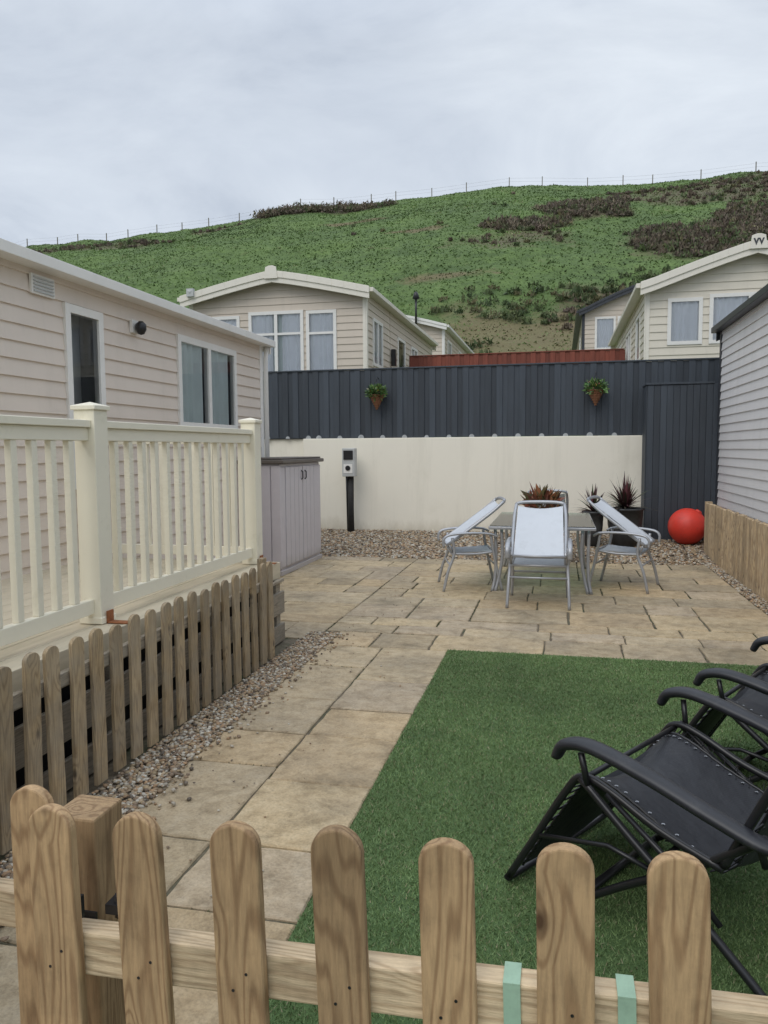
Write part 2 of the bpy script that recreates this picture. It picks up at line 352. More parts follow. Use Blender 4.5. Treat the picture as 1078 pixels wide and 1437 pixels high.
def scrub():
    P=[]
    for L,den,hm,pal in ((PATCH,8,1.0,BROWN),(THIN,.8,.5,BROWN),(GORSE,1.5,.85,GREENS)):
        for cx,cy,rx,ry in L:
            n=int(rx*ry*3.1*den); top=1.6 if cy>94 and L is PATCH else 1.0
            for _ in range(n):
                a=random.random()*6.283; r=math.sqrt(random.random())*1.25
                x,y=cx+rx*r*math.cos(a),cy+ry*r*math.sin(a)
                if y<45.5 or pmask(x,y,L)<.35+.2*random.random(): continue
                P.append((x,y,top*hm*(.2+.42*random.random()*(1.3-r*.8)),pal))
    for _ in range(230):
        x=random.uniform(-75,32); y=random.uniform(50,98)
        if mnoise.noise((x*.12,y*.12,7))>.25: P.append((x,y,random.uniform(.12,.26),random.choice([BROWN,GREENS])))
    vs=[];cs=[]
    for (x,y,h,pal) in P:
        z=hz(x,y); k=34; br=np.array(random.choice(pal)); 
        if pal is BROWN and random.random()<.18: br=np.array(random.choice(GREENS))*1.2
        d=rs.randn(k,3); d/=np.linalg.norm(d,axis=1)[:,None]; d[:,2]=abs(d[:,2])
        R=h*(.5+.7*rs.rand(k,1)); c=np.array([x,y,z])+d*R*np.array([1.5,1.5,1.0])
        e1=rs.randn(k,3)*.07; e2=rs.randn(k,3)*.045; e2[:,2]+=.10
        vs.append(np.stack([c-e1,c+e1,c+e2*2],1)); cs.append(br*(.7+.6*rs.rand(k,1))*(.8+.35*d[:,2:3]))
    bulk('scrub_bushes',np.concatenate(vs),np.array([[0,1,2]]),3,np.concatenate(cs),'tuft')
scrub()
mb=MB()
x=-80.
while x<45:
    y=99.5; z=hz(x,y); h=1.0+.25*random.random()
    mb.box(x-.05,x+.05,y-.05,y+.05,z-.3,z+h,'postg')
    x2=x+3.2+2.8*random.random()
    for zz in (.6,1.0):
        mb.tube([(x,y,z+zz),(x2,y,hz(x2,y)+zz)],.006,'postg',4,cap=False)
    x=x2
mb.build('post_and_wire_fence')
mb=MB(); mb.grid(lambda u,v:(-2000+4000*u,-2000+4000*v,-.06),8,8,'groundm'); mb.build('ground')

# ---------------------------------------------------------------- paving
mb=MB(); mb.box(-4.4,2.25,-1.5,11.15,-.05,-.006,'joint')
JO=[]
def slab(x0,x1,y0,y1):
    JO.append((x0,x1,y0,y1))
    g=.005+random.random()*.005; x0+=g;x1-=g;y0+=g;y1-=g
    z=random.uniform(-.002,.004)+.004; b=.006
    c=random.choice([(1,1,1),(1.05,1.03,.99),(.90,.89,.88),(1.08,1.04,.96),(.98,.97,1.0),(.83,.82,.80),(1.03,1.0,.93),(1.03,.97,.89)])
    k=random.uniform(.90,1.07); mb.col=tuple(q*k for q in c)
    def edge(a,b_,n):
        return [(a[0]+(b_[0]-a[0])*i/n+random.uniform(-.005,.005),a[1]+(b_[1]-a[1])*i/n+random.uniform(-.005,.005)) for i in range(n)]
    o=edge((x0,y0),(x1,y0),6)+edge((x1,y0),(x1,y1),5)+edge((x1,y1),(x0,y1),6)+edge((x0,y1),(x0,y0),5)
    cx,cy=(x0+x1)/2,(y0+y1)/2; hx,hy=(x1-x0)/2,(y1-y0)/2
    inn=[(cx+(p[0]-cx)*(1-b/hx),cy+(p[1]-cy)*(1-b/hy)) for p in o]; n=len(o)
    dz=[random.uniform(-.001,.001) for _ in range(n)]
    vs=[(p[0],p[1],-.03) for p in o]+[(p[0],p[1],z-.006) for p in o]+[(p[0],p[1],z+d) for p,d in zip(inn,dz)]
    fs=[(i,(i+1)%n,(i+1)%n+n,i+n) for i in range(n)]+[(i+n,(i+1)%n+n,(i+1)%n+2*n,i+2*n) for i in range(n)]+[tuple(range(2*n,3*n))]
    mb.add(vs,fs,'stone',False)
def rows(x0,x1,y0,y1,hs,ws):
    y=y0
    while y<y1-.05:
        h=random.choice(hs)
        if y1-(y+h)<.28: h=y1-y
        x=x0; first=True
        while x<x1-.03:
            w=random.choice(ws)
            if first: w*=random.choice([.5,.75,1,1]); first=False
            if x1-(x+w)<.25: w=x1-x
            if h>.55 and w<.7 and random.random()<.25: slab(x,x+w,y,y+h/2); slab(x,x+w,y+h/2,y+h)
            else: slab(x,x+w,y,y+h)
            x+=w
        y+=h
random.seed(21)
for (a,b,ws) in ((-1.87,-1.37,[.6,.45,.75]),(-1.37,-.84,[.6,.75,.45])):
    y=-1.4
    while y<5.93:
        w=random.choice(ws)
        if 5.93-(y+w)<.3: w=5.93-y
        slab(a,b,y,y+w); y+=w
rows(-1.0,1.95,5.93,6.42,[.49],[.6,.75,.9])
rows(-1.87,-1.0,5.93,6.42,[.49],[.5])
rows(-2.0,1.95,6.42,11.0,[.3,.45,.6,.45],[.45,.6,.6,.9,.75])
rows(-4.3,-2.0,6.1,11.0,[.3,.45,.6],[.45,.6,.9])
rows(-3.5,-1.87,-1.4,.9,[.45,.6],[.6,.9])
mb.build('stone_patio')
# moss and small weeds growing in the joints
def moss():
    pts=[]
    for (x0,x1,y0,y1) in JO:
        for _ in range(int(26*(x1-x0+y1-y0))):
            if random.random()<.5: p=(random.uniform(x0,x1),random.choice([y0,y1]))
            else: p=(random.choice([x0,x1]),random.uniform(y0,y1))
            q=mnoise.noise((p[0]*.8,p[1]*.8,12))+(.25 if p[0]>1.3 else 0)+(.1 if p[1]>6 else 0)
            if q>.12: pts.append(p)
    P=np.array(pts); P=np.repeat(P,3,axis=0)+rs.randn(len(P)*3,2)*.004; n=len(P); an=rs.rand(n)*6.283; w=.002+.003*rs.rand(n); h=.002+.007*rs.rand(n)
    v=np.zeros((n,3,3)); v[:,0]=np.stack([P[:,0]-w*np.cos(an),P[:,1]-w*np.sin(an),np.full(n,-.004)],1); v[:,1]=np.stack([P[:,0]+w*np.cos(an),P[:,1]+w*np.sin(an),np.full(n,-.004)],1); v[:,2]=np.stack([P[:,0]+rs.randn(n)*.004,P[:,1]+rs.randn(n)*.004,h],1)
    c=np.array([(.06,.09,.03),(.09,.11,.04),(.10,.09,.05)])[rs.randint(0,3,n)]
    bulk('joint_moss',v,np.array([[0,1,2]]),3,c,'leaf')
moss()

# ---------------------------------------------------------------- lawn (artificial)
GX0,GX1,GY0,GY1=-.84,2.02,-.9,5.93
mb=MB(); mb.box(GX0,GX1,GY0,GY1,-.01,.014,'turf'); mb.build('artificial_lawn')
N=330000
y=GY0+(rs.rand(N)**1.25)*(GY1-GY0); x=GX0+rs.rand(N)*(GX1-GX0)
y=np.where(y<1.0,1+rs.rand(N)*4.9,y)
w=.0012+.0009*rs.rand(N)+y*.0002; h=.006+.009*rs.rand(N); an=rs.rand(N)*math.pi; ln=rs.randn(N,2)*.008
v=np.zeros((N,3,3)); v[:,0]=np.stack([x-w*np.cos(an),y-w*np.sin(an),np.full(N,.013)],1); v[:,1]=np.stack([x+w*np.cos(an),y+w*np.sin(an),np.full(N,.013)],1)
v[:,2]=np.stack([x+ln[:,0],y+ln[:,1],.014+h],1)
t=rs.rand(N,1); g=np.array([[.105,.175,.056]])*(1-t)+np.array([[.185,.275,.104]])*t
dry=rs.rand(N)<.07; g[dry]=np.array([.28,.26,.15])
pat=np.array([mnoise.noise((a*.9,b*.9,0)) for a,b in zip(x,y)]); pat2=np.array([mnoise.noise((a*5,b*5,2)) for a,b in zip(x,y)]); g*=(1.0+.34*pat[:,None]+.24*pat2[:,None])
bulk('artificial_grass_blades',v,np.array([[0,1,2]]),3,g,'blade')

# ---------------------------------------------------------------- gravel
bm=bmesh.new(); bmesh.ops.create_icosphere(bm,subdivisions=1,radius=1); ICO=np.array([v.co[:] for v in bm.verts]); bm.verts.ensure_lookup_table()
ICF=np.array([[v.index for v in f.verts] for f in bm.faces]); bm.free()
def pebbles(name,x,y,z,size):
    N=len(x); s=size*(.5+.9*rs.rand(N)); sc=np.stack([s*(.8+.5*rs.rand(N)),s*(.7+.4*rs.rand(N)),s*(.45+.3*rs.rand(N))],1)*.5
    v=ICO[None]*(1+.18*rs.randn(N,12,1)*.6)*sc[:,None,:]
    a=rs.rand(N)*6.283; ca,sa=np.cos(a)[:,None],np.sin(a)[:,None]
    t=rs.randn(N)*.3
    X=v[...,0]*ca-v[...,1]*sa; Y=v[...,0]*sa+v[...,1]*ca; Z=v[...,2]+X*np.sin(t)[:,None]*.5
    P=np.stack([X+x[:,None],Y+y[:,None],Z+z[:,None]],-1)
    pal=np.array([(.42,.33,.22),(.31,.22,.14),(.46,.41,.33),(.22,.16,.11),(.37,.28,.17),(.54,.50,.42),(.16,.13,.10),(.40,.26,.15)])
    c=pal[rs.randint(0,len(pal),N)]*(.75+.4*rs.rand(N,1))
    return bulk(name,P,ICF,12,c,'pebble',smooth=True)
mb=MB(); mb.box(-2.12,-1.86,.9,6.3,-.05,.0,'gravelbed'); mb.build('gravel_strip')
N=10000; y=1.0+rs.rand(N)*5.3; x=-2.11+np.abs(rs.rand(N))*.27+np.where(rs.rand(N)<.12,np.abs(rs.randn(N))*.07,0)
x=np.where(y<3.4,x+ .05*rs.rand(N),x)
pebbles('gravel_strip_pebbles',x,y,.006+.012*rs.rand(N),.023)
def bedz(y): return .0+.13*np.clip((y-11.0)/2.4,0,1)
mb=MB(); mb.grid(lambda u,v:(-5.6+8.3*u,10.98+2.6*v,float(bedz(10.98+2.6*v))-.012),10,8,'gravelbed'); mb.build('gravel_bed')
N=22000; y=10.93+rs.rand(N)*2.6; x=-5.5+rs.rand(N)*8.1
pebbles('gravel_bed_pebbles',x,y,bedz(y)+.01*rs.rand(N),.04)
N=2200; y=6.5+rs.rand(N)*4.6; x=1.95+rs.rand(N)*.17
pebbles('gravel_edge_pebbles',x,y,.0+.01*rs.rand(N),.03)
N=420; y=np.concatenate([1+rs.rand(220)*9,10.6+.35*rs.rand(200)]); x=np.concatenate([-1.86+np.abs(rs.randn(220))*.35,-3.3+5.2*rs.rand(200)]); x=np.where((y<5.9)&(x>-.88),-1.7,x)
pebbles('stray_grit',x,y,.010+.001*rs.rand(N),.011)

# ---------------------------------------------------------------- pickets
def picket(mb,cx,n0,n1,w,z0,z1,key,seg=10,round_=1.0):
    r=w/2; rz=r*round_
    pts=[(cx-r,z0),(cx+r,z0)]+[(cx+r*math.cos(math.pi*i/seg),z1-rz+rz*math.sin(math.pi*i/seg)) for i in range(seg+1)]
    mb.col=rc(); mb.prism(pts,n0,n1,key)
random.seed(5)
gate=empty('picket_gate')
GXS=(-.817,-.648,-.477,-.303,-.135,.037,.202,.372,.542)
mb=MB(); tilt=Matrix.Translation((-.84,0,0))@Matrix.Rotation(-rad(1.6),4,'Y')@Matrix.Translation((.84,0,0))
for cx in GXS:
    mb.M=tilt@Matrix.Translation((cx,0,.5))@Matrix.Rotation(rad(random.uniform(-.7,.7)),4,'Y')@Matrix.Translation((-cx,0,-.5))
    picket(mb,cx,1.100,1.122,.0835,.08,.994+random.uniform(-.005,.004),'gate',16,random.uniform(.86,1.0))
mb.build('pickets',gate,.0045,3)
mb=MB(); mb.M=tilt; mb.col=rc(); mb.box(-.86,.62,1.1225,1.165,.686,.764,'railw'); mb.col=rc(); mb.box(-.86,.62,1.1225,1.165,.22,.30,'railw'); mb.build('rails',gate,.004,2)
mb=MB(); mb.col=(.5,.5,.5)
for cx in GXS[:7]:
    for zz in (.712,.742):
        mb.M=tilt@frame((cx+.012*(1 if zz>.73 else -1),1.0995,zz),(1,0,0),(0,1,0)); mb.prism([(.0026*math.cos(a*.785),.0026*math.sin(a*.785)) for a in range(8)],-.0004,.002,'black')
mb.build('nails',gate)
mb=MB()
for cx in (-.040,.128):
    mb.M=tilt
    mb.box(cx-.013,cx+.013,1.1185,1.1222,.55,.7645,'strap'); mb.box(cx-.013,cx+.013,1.1185,1.169,.7648,.7675,'strap'); mb.box(cx-.013,cx+.013,1.1655,1.169,.5,.7645,'strap')
mb.build('webbing_straps',gate)
mb=MB()
mb.tube([(-.880,1.135,.735),(-.880,1.135,.80)],.009,'black'); mb.box(-.893,-.80,1.1655,1.169,.755,.775,'black')
mb.box(-.862,-.8,1.1245,1.132,.79,.83,'black'); mb.tube([(-.765,1.19,.76),(-.765,1.19,.80)],.012,'black'); mb.box(-.785,-.755,1.17,1.2,.772,.79,'black')
mb.build('latch',gate)
fl=empty('picket_fence')
mb=MB(); mb.col=(.1,.3,.2); mb.box(-.918,-.825,1.205,1.30,-.05,.925,'gate'); mb.build('post',fl,.005,2)
mb=MB()
cx=-.978
while cx>-2.3:
    picket(mb,cx,1.225,1.247,.085,.06,.962,'gate',14,.9); cx-=.17
mb.build('pickets',fl,.004,2)
mb=MB(); mb.col=rc(); mb.box(-2.35,-.94,1.2475,1.29,.66,.735,'railw'); mb.box(-2.35,-.94,1.2475,1.29,.2,.27,'railw'); mb.build('rails',fl,.003)
fd=empty('picket_fence'); F=frame((-2.13,0,0),(0,1,0),(1,0,0))
mb=MB(); y=1.42
while y<5.47:
    mb.M=F@Matrix.Translation((y,0,0))@Matrix.Rotation(rad(random.uniform(-1.6,1.6)),4,'Y')@Matrix.Translation((-y,0,0))
    picket(mb,y,0,.02,.090,.02,.762+random.uniform(-.014,.012),'picket',10,.75); y+=.16+random.uniform(-.004,.004)
mb.build('pickets',fd,.003)
mb=MB(); mb.M=F; mb.col=rc(); mb.box(5.40,5.48,-.09,-.044,0,.78,'picket'); mb.box(1.36,1.44,-.09,-.002,0,.74,'picket')
mb.box(1.3,5.46,-.035,-.002,.56,.62,'boards'); mb.build('rails',fd,.003)
fr_=empty('picket_fence'); mb=MB(); y=4.0
while y<11.95:
    mb.col=rc(); r=.040; h=.80+random.uniform(-.010,.010); n=7
    arc=[(2.12-.036*math.sin(math.pi*i/n),y-r*math.cos(math.pi*i/n)) for i in range(n+1)]
    vs=[(p[0],p[1],0) for p in arc]+[(p[0],p[1],h-.012) for p in arc]+[(2.12-(2.12-p[0])*.6,y+(p[1]-y)*.7,h) for p in arc]; m_=n+1
    fs=[(i,i+1,i+1+m_,i+m_) for i in range(n)]+[(i+m_,i+1+m_,i+1+2*m_,i+2*m_) for i in range(n)]+[tuple(range(2*m_,3*m_)),(0,m_,m_+n,n)]
    mb.add(vs,fs,'honey',False); y+=.103
mb.build('pickets',fr_)
mb=MB(); mb.col=rc(); mb.box(2.122,2.16,3.9,11.95,.15,.22,'honey'); mb.box(2.122,2.16,3.9,11.95,.55,.62,'honey'); mb.box(2.10,2.19,11.96,12.05,0,.80,'honey'); mb.build('rails',fr_)

# ---------------------------------------------------------------- decking
dk=empty('raised_deck')
mb=MB()
x=-2.30
while x>-3.99:
    mb.col=rc(); mb.box(x-.138,x,-1.5,6.02,.63,.66,'decktop'); x-=.144
mb.build('deck_floor',dk,.003)
mb=MB(); mb.box(-2.30,-2.275,-1.5,6.04,.53,.662,'decktop'); mb.box(-4,-2.301,6.022,6.045,.53,.662,'decktop'); mb.build('fascia',dk,.003)
mb=MB()
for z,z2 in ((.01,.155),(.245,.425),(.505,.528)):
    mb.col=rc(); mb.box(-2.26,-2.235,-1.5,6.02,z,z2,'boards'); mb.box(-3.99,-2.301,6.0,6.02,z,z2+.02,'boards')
y=-1.3
while y<6: mb.col=rc(); mb.box(-2.30,-2.262,y,y+.09,0,.528,'boards'); y+=1.2
mb.build('skirting_boards',dk,.002)
mb=MB(); mb.box(-3.95,-2.36,-1.4,5.95,0,.6,'voidshade'); mb.build('under_deck_shade',dk)  # solid near-black block painted as the shade behind the skirting gaps
XB=-2.47
def post(mb,x,y,z0=.665,z1=1.82):
    h=.062; mb.box(x-h,x+h,y-h,y+h,z0,z1,'vinyl'); mb.box(x-h-.012,x+h+.012,y-h-.012,y+h+.012,z1,z1+.025,'vinyl')
    a=h+.006; vs=[(x-a,y-a,z1+.0251),(x+a,y-a,z1+.0251),(x+a,y+a,z1+.0251),(x-a,y+a,z1+.0251),(x,y,z1+.045)]
    mb.add(vs,[(0,1,4),(1,2,4),(2,3,4),(3,0,4)],'vinyl',False)
    mb.box(x-h-.008,x+h+.008,y-h-.008,y+h+.008,.6635,.70,'vinyl')
def rails(mb,F,L):
    mb.M=F
    mb.box(0,L,-.024,.024,1.655,1.725,'vinyl'); mb.box(0,L,-.042,.042,1.7255,1.765,'vinyl')
    mb.box(0,L,-.022,.022,.72,.80,'vinyl')
    n=int(round(L/.145))
    for i in range(1,n):
        s=L*i/n; mb.box(s-.021,s+.021,-.019,.019,.80,1.655,'vinyl')
    mb.M=None
mb=MB()
PY=[-.9,1.45,3.72,5.93]
for y in PY: post(mb,XB,y)
post(mb,-3.93,5.93)
for a,b in zip(PY[:-1],PY[1:]): rails(mb,frame((XB,a+.062,0),(0,1,0),(1,0,0)),b-a-.124)
rails(mb,frame((-3.868,5.93,0),(1,0,0),(0,-1,0)),3.868+XB-.062)
mb.build('balustrade',dk,.004,2)
mb=MB()
for y in PY: mb.box(XB+.071,XB+.078,y-.03,y+.03,.60,.73,'rust'); mb.box(XB+.02,XB+.2,y-.03,y+.03,.6645,.669,'rust')
mb.build('brackets',dk)

# ---------------------------------------------------------------- caravans
def siding(mb,L,z0,z1,holes,key,rng=None,pitch=.15,depth=.016):
    if rng is None: rng=lambda z:(0,L)
    z=z0
    while z<z1-1e-4:
        zt=min(z+pitch,z1); cuts=sorted(set([z,zt]+[c for h in holes for c in h[2:4] if z<c<zt]))
        off=lambda q:depth*(1-(q-z)/pitch)+.002
        for a,b in zip(cuts[:-1],cuts[1:]):
            la,ra=rng(a);lb,rb=rng(b)
            hs=sorted([(h[0],h[1]) for h in holes if h[2]<=a+1e-6 and h[3]>=b-1e-6])
            edges=[(la,lb)]
            for h in hs: edges+= [(h[0],h[0]),(h[1],h[1])]
            edges.append((ra,rb))
            for i in range(0,len(edges),2):
                (p,q),(r,s_)=edges[i],edges[i+1]
                mb.quad((p,off(a),a),(r,off(a),a),(s_,off(b),b),(q,off(b),b),key)
                if abs(a-z)<1e-6: mb.quad((p,.002,z),(r,.002,z),(r,off(z),z),(p,off(z),z),key)
        z=zt
def window(mb,s0,s1,z0,z1,mull=(),style='net',trim='trim',cross=None):
    fw=.05
    mb.box(s0-.02,s1+.02,-.03,.035,z0-.02,z0+fw,trim); mb.box(s0-.02,s1+.02,-.03,.035,z1-fw,z1+.02,trim)
    mb.box(s0-.02,s0+fw,-.03,.034,z0+fw,z1-fw,trim); mb.box(s1-fw,s1+.02,-.03,.034,z0+fw,z1-fw,trim)
    ps=[s0]+[s0+(s1-s0)*m for m in mull]+[s1]
    for m in ps[1:-1]: mb.box(m-.035,m+.035,-.03,.033,z0+fw,z1-fw,trim)
    if cross:
        zc=z0+(z1-z0)*cross; mb.box(s0+fw,s1-fw,-.028,.032,zc-.025,zc+.025,trim)
    mb.quad((s0,.012,z0),(s1,.012,z0),(s1,.012,z1),(s0,.012,z1),'glass')
    D=-.6
    mb.quad((s0,D,z0),(s1,D,z0),(s1,D,z1),(s0,D,z1),'interior')
    mb.quad((s0,D,z0),(s0,0,z0),(s0,0,z1),(s0,D,z1),'interior'); mb.quad((s1,D,z0),(s1,0,z0),(s1,0,z1),(s1,D,z1),'interior')
    mb.quad((s0,D,z0),(s1,D,z0),(s1,0,z0),(s0,0,z0),'interior'); mb.quad((s0,D,z1),(s1,D,z1),(s1,0,z1),(s0,0,z1),'interior')
    def curt(a,b,key,d=-.07,fr=26,am=.02):
        ph=random.random()*6
        n=max(8,int((b-a)*60)); mb.grid(lambda u,v:(a+(b-a)*u,d+am*math.sin((b-a)*u*fr*2.2+ph+1.3*math.sin(u*9+ph)),z0+.01+(z1-z0-.02)*v),n,1,key)
    W_=s1-s0
    if style=='net': curt(s0+.005,s1-.005,'net',-.035,22,.016)
    elif style=='sides': curt(s0+.01,s0+W_*.42,'net',-.035,20,.018); curt(s1-W_*.40,s1-.01,'net',-.035,20,.018); curt(s0+.01,s1-.01,'teal',-.09,18,.012)
    elif style=='teal':
        curt(s0+.01,s0+W_*.42,'teal',-.03,15,.018); curt(s0+W_*.52,s0+W_*.92,'teal',-.03,15,.018); curt(s0+W_*.40,s0+W_*.5,'net',-.08,10,.01)
    elif style=='blind':
        mb.quad((s0,-.03,z0),(s1,-.03,z0),(s1,-.03,z0+(z1-z0)*.42),(s0,-.03,z0+(z1-z0)*.42),'teal'); mb.quad((s0,-.2,z0),(s1,-.2,z0),(s1,-.2,z1),(s0,-.2,z1),'metergrey')
def caravan(name,x0,x1,y0,y1,z0,ze,zp,front=(),right=(),left=(),wall='siding',trim='trim',roof='roof',pitch=.15,emblem=None,barge=.17,ov=.13,P=1.25):
    E=empty(name); L=x1-x0; W=MB(); T=MB(); G=MB()
    def rng(z):
        if z<=ze: return (0,L)
        t=max(0.,1-(z-ze)/(zp-ze))**(1/P); return (L/2-L/2*t,L/2+L/2*t)
    def prof(u): return ze+(zp-ze)*(1-abs(u)**P)
    zb=z0+.32
    FF=frame((x0,y0,0),(1,0,0),(0,-1,0)); FR=frame((x1,y0,0),(0,1,0),(1,0,0)); FL=frame((x0,y0,0),(0,1,0),(-1,0,0)); FB=frame((x0,y1,0),(1,0,0),(0,1,0))
    for F,Ln,hs,rg,zt in ((FF,L,front,rng,zp-.01),(FR,y1-y0,right,None,ze),(FL,y1-y0,left,None,ze),(FB,L,(),rng,zp-.01)):
        W.M=F; siding(W,Ln,zb,zt,[h[:4] for h in hs],wall,rg,pitch)
        G.M=F
        for h in hs: window(G,h[0],h[1],h[2],h[3],h[4] if len(h)>4 else (),h[5] if len(h)>5 else 'net','trim',h[6] if len(h)>6 else None)
        # panel joint strips in the cladding
        if Ln>6:
            for s in (Ln*.27,Ln*.66,):
                if all(not(h[0]-.05<s<h[1]+.05) for h in hs): W.box(s-.012,s+.012,.0,.0195,zb,ze,wall)
    W.M=None
    W.box(x0+.1,x1-.1,y0+.1,y1-.1,z0-.3,zb,'voidshade')  # shade under the floor, painted as a near-black box
    for (cx,sx) in ((x0,-1),(x1,1)):
        for (cy,sy) in ((y0,-1),(y1,1)):
            T.box(min(cx,cx+sx*.026),max(cx,cx+sx*.026),min(cy-sy*.07,cy+sy*.026),max(cy-sy*.07,cy+sy*.026),zb,ze,trim)
            T.box(min(cx-sx*.07,cx-sx*.001),max(cx-sx*.07,cx-sx*.001),min(cy,cy+sy*.0255),max(cy,cy+sy*.0255),zb,ze,trim)
    for (a,b,c,d) in ((x0-.01,x1+.01,y0-.022,y0+.02),(x1-.02,x1+.022,y0,y1),(x0-.022,x0+.02,y0,y1)): T.box(a,b,c,d,zb-.06,zb+.005,trim)
    n=16; hx=L/2+ov; cx=(x0+x1)/2
    ya,yb=y0-.22,y1+.12; R=MB()
    pts=[(cx+hx*(-1+2*i/n),prof(min(1,max(-1,(-1+2*i/n)*hx/(L/2))))) for i in range(n+1)]
    pts[0]=(pts[0][0],ze-.03); pts[-1]=(pts[-1][0],ze-.03)
    for (px,pz),(qx,qz) in zip(pts[:-1],pts[1:]):
        for zz in (.0,.05): R.quad((px,ya,pz+zz),(qx,ya,qz+zz),(qx,yb,qz+zz),(px,yb,pz+zz),roof)
    R.build('roof',E)
    for yy,dz in (((ya-.03,ya),0),((ya-.052,ya-.031),.11),((yb,yb+.03),0)):
        for (px,pz),(qx,qz) in zip(pts[:-1],pts[1:]):
            vs=[(px,yy[0],pz-barge+.05+dz),(qx,yy[0],qz-barge+.05+dz),(qx,yy[0],qz+.08),(px,yy[0],pz+.08)]
            vs+=[(a,yy[1],c) for a,_,c in vs]
            T.add(vs,[(0,1,2,3),(7,6,5,4),(0,4,5,1),(2,6,7,3),(1,5,6,2),(0,3,7,4)],trim,False)
    for sx,xx in ((-1,x0-ov),(1,x1+ov)):
        T.box(min(xx,xx+sx*.08),max(xx,xx+sx*.08),ya,yb,ze-.055,ze+.03,trim)
        T.box(min(x1 if sx>0 else x0-ov,x1+ov if sx>0 else x0),max(x1 if sx>0 else x0-ov,x1+ov if sx>0 else x0),ya+.005,yb-.005,ze-.05,ze-.032,trim)
    W.build('walls',E); T.build('trim',E,.005,2); G.build('windows',E)
    if emblem:
        m=MB(); m.prism([(cx-.15,zp-.10),(cx+.15,zp-.10),(cx+.12,zp+.14),(cx+.04,zp+.17),(cx-.04,zp+.17),(cx-.12,zp+.14)],ya-.075,ya-.053,'creamtrim')
        if emblem=='darktrim':
            for dx in (-.045,.045): m.prism([(cx+dx-.052,zp+.09),(cx+dx,zp-.04),(cx+dx+.052,zp+.09),(cx+dx+.022,zp+.09),(cx+dx,zp+.03),(cx+dx-.022,zp+.09)],ya-.082+dx*.02,ya-.0755,'darktrim')
        m.build('gable_badge',E,.004,2)
    return E
random.seed(3)
Lc=caravan('static_caravan',-8.0,-4.0,-2.0,10.0,.0,3.06,3.75,
  right=[(7.70,8.20,1.30,2.80,(),'blind'),(9.62,11.10,1.86,2.82,(.5,),'teal'),(3.2,5.2,1.6,2.8,(.5,),'net')],pitch=.132,ov=.10)
mb=MB(); mb.box(-3.985,-3.965,5.27,5.55,2.82,2.97,'trim')
for i in range(5): mb.box(-3.963,-3.955,5.29,5.53,2.835+i*.026,2.847+i*.026,'metergrey')
mb.build('air_vent',Lc)
mb=MB(); mb.box(-3.985,-3.955,6.68,6.80,2.72,2.84,'trim'); mb.lathe([(.0,2.70),(.03,2.71),(.05,2.75),(.05,2.80),(.02,2.83),(0,2.83)],-3.90,6.74,'black',12); mb.box(-3.955,-3.9,6.73,6.75,2.77,2.79,'black'); mb.build('wall_lamp',Lc)
mb=MB(); mb.tube([(-3.93,10.06,3.0),(-3.95,10.06,2.85),(-3.95,10.06,.2)],.034,'trim',10); mb.build('downpipe',Lc)
Rc=caravan('static_caravan',2.43,6.4,1.5,12.9,.0,3.42,4.1,left=[(1.5,2.6,1.5,2.6,(),'net')],wall='sidinggrey',trim='darktrim',roof='darktrim',pitch=.125,barge=.2,ov=.06)
Cc=caravan('static_caravan',-8.05,-4.02,16.05,24.6,1.72,4.93,5.34,
  front=[(.55,1.15,2.9,4.52,(),'net'),(1.40,2.62,2.9,4.58,(.5,),'sides',.72),(2.72,3.36,2.9,4.56,(),'net',.72)],
  right=[(.55,1.45,3.45,4.45,(.5,),'net'),(3.2,4.1,2.4,4.4,(),'blind'),(5.0,5.9,3.4,4.4,(.5,),'net'),(7.0,7.6,3.6,4.4,(),'net')],emblem='trim',wall='siding3',trim='creamtrim',barge=.22,P=1.15)
mb=MB(); mb.box(-3.98,-3.88,18.35,18.5,3.6,4.0,'black'); mb.build('wall_lamp',Cc)
mb=MB()
for i,xx in enumerate((-4.36,-4.29,-4.22)): mb.box(xx,xx+.05,16.01,16.028,3.10,3.18,'darktrim')
mb.build('pitch_number',Cc)
mb=MB(); mb.tube([(-7.9,15.80,5.0),(-7.9,15.75,5.1)],.07,'metergrey'); mb.box(-7.98,-7.82,15.72,15.80,4.95,5.12,'metergrey'); mb.build('floodlight',Cc)
Uc=caravan('static_caravan',1.62,5.50,16.05,24.5,1.72,4.72,5.36,
  front=[(.42,1.02,3.6,4.45,(),'net'),(1.18,2.75,3.6,4.5,(.45,),'sides')],
  left=[(.9,1.7,3.4,4.35,(),'net'),(3.0,4.2,3.2,4.35,(.5,),'net'),(6.0,7.2,3.4,4.35,(.5,),'net')],wall='siding2',trim='creamtrim',emblem='darktrim',barge=.22,P=1.1)
caravan('static_caravan',-8.1,-4.1,27.9,40,3.0,5.98,6.45,front=[(1.9,3.2,4.4,5.6,(.5,),'net')],right=[(.8,1.8,4.6,5.6,(),'net'),(4,5.5,4.6,5.6,(.5,),'net'),(8,9.2,4.6,5.6,(),'net')],wall='siding3')
caravan('static_caravan',.72,4.8,27.2,39,3.0,6.15,6.95,front=[(.42,1.05,4.9,5.95,(),'net'),(1.15,1.8,4.9,5.95,(),'net')],left=[(2,3,4.6,5.6,(),'net')],wall='siding3',trim='darktrim',roof='darktrim')
mb=MB(); mb.tube([(-5.05,27.5,6.0),(-5.05,27.5,7.0)],.04,'black'); mb.lathe([(.04,6.9),(.13,6.95),(.07,7.15),(.0,7.2)],-5.05,27.5,'black',10); mb.build('flue_pipe')

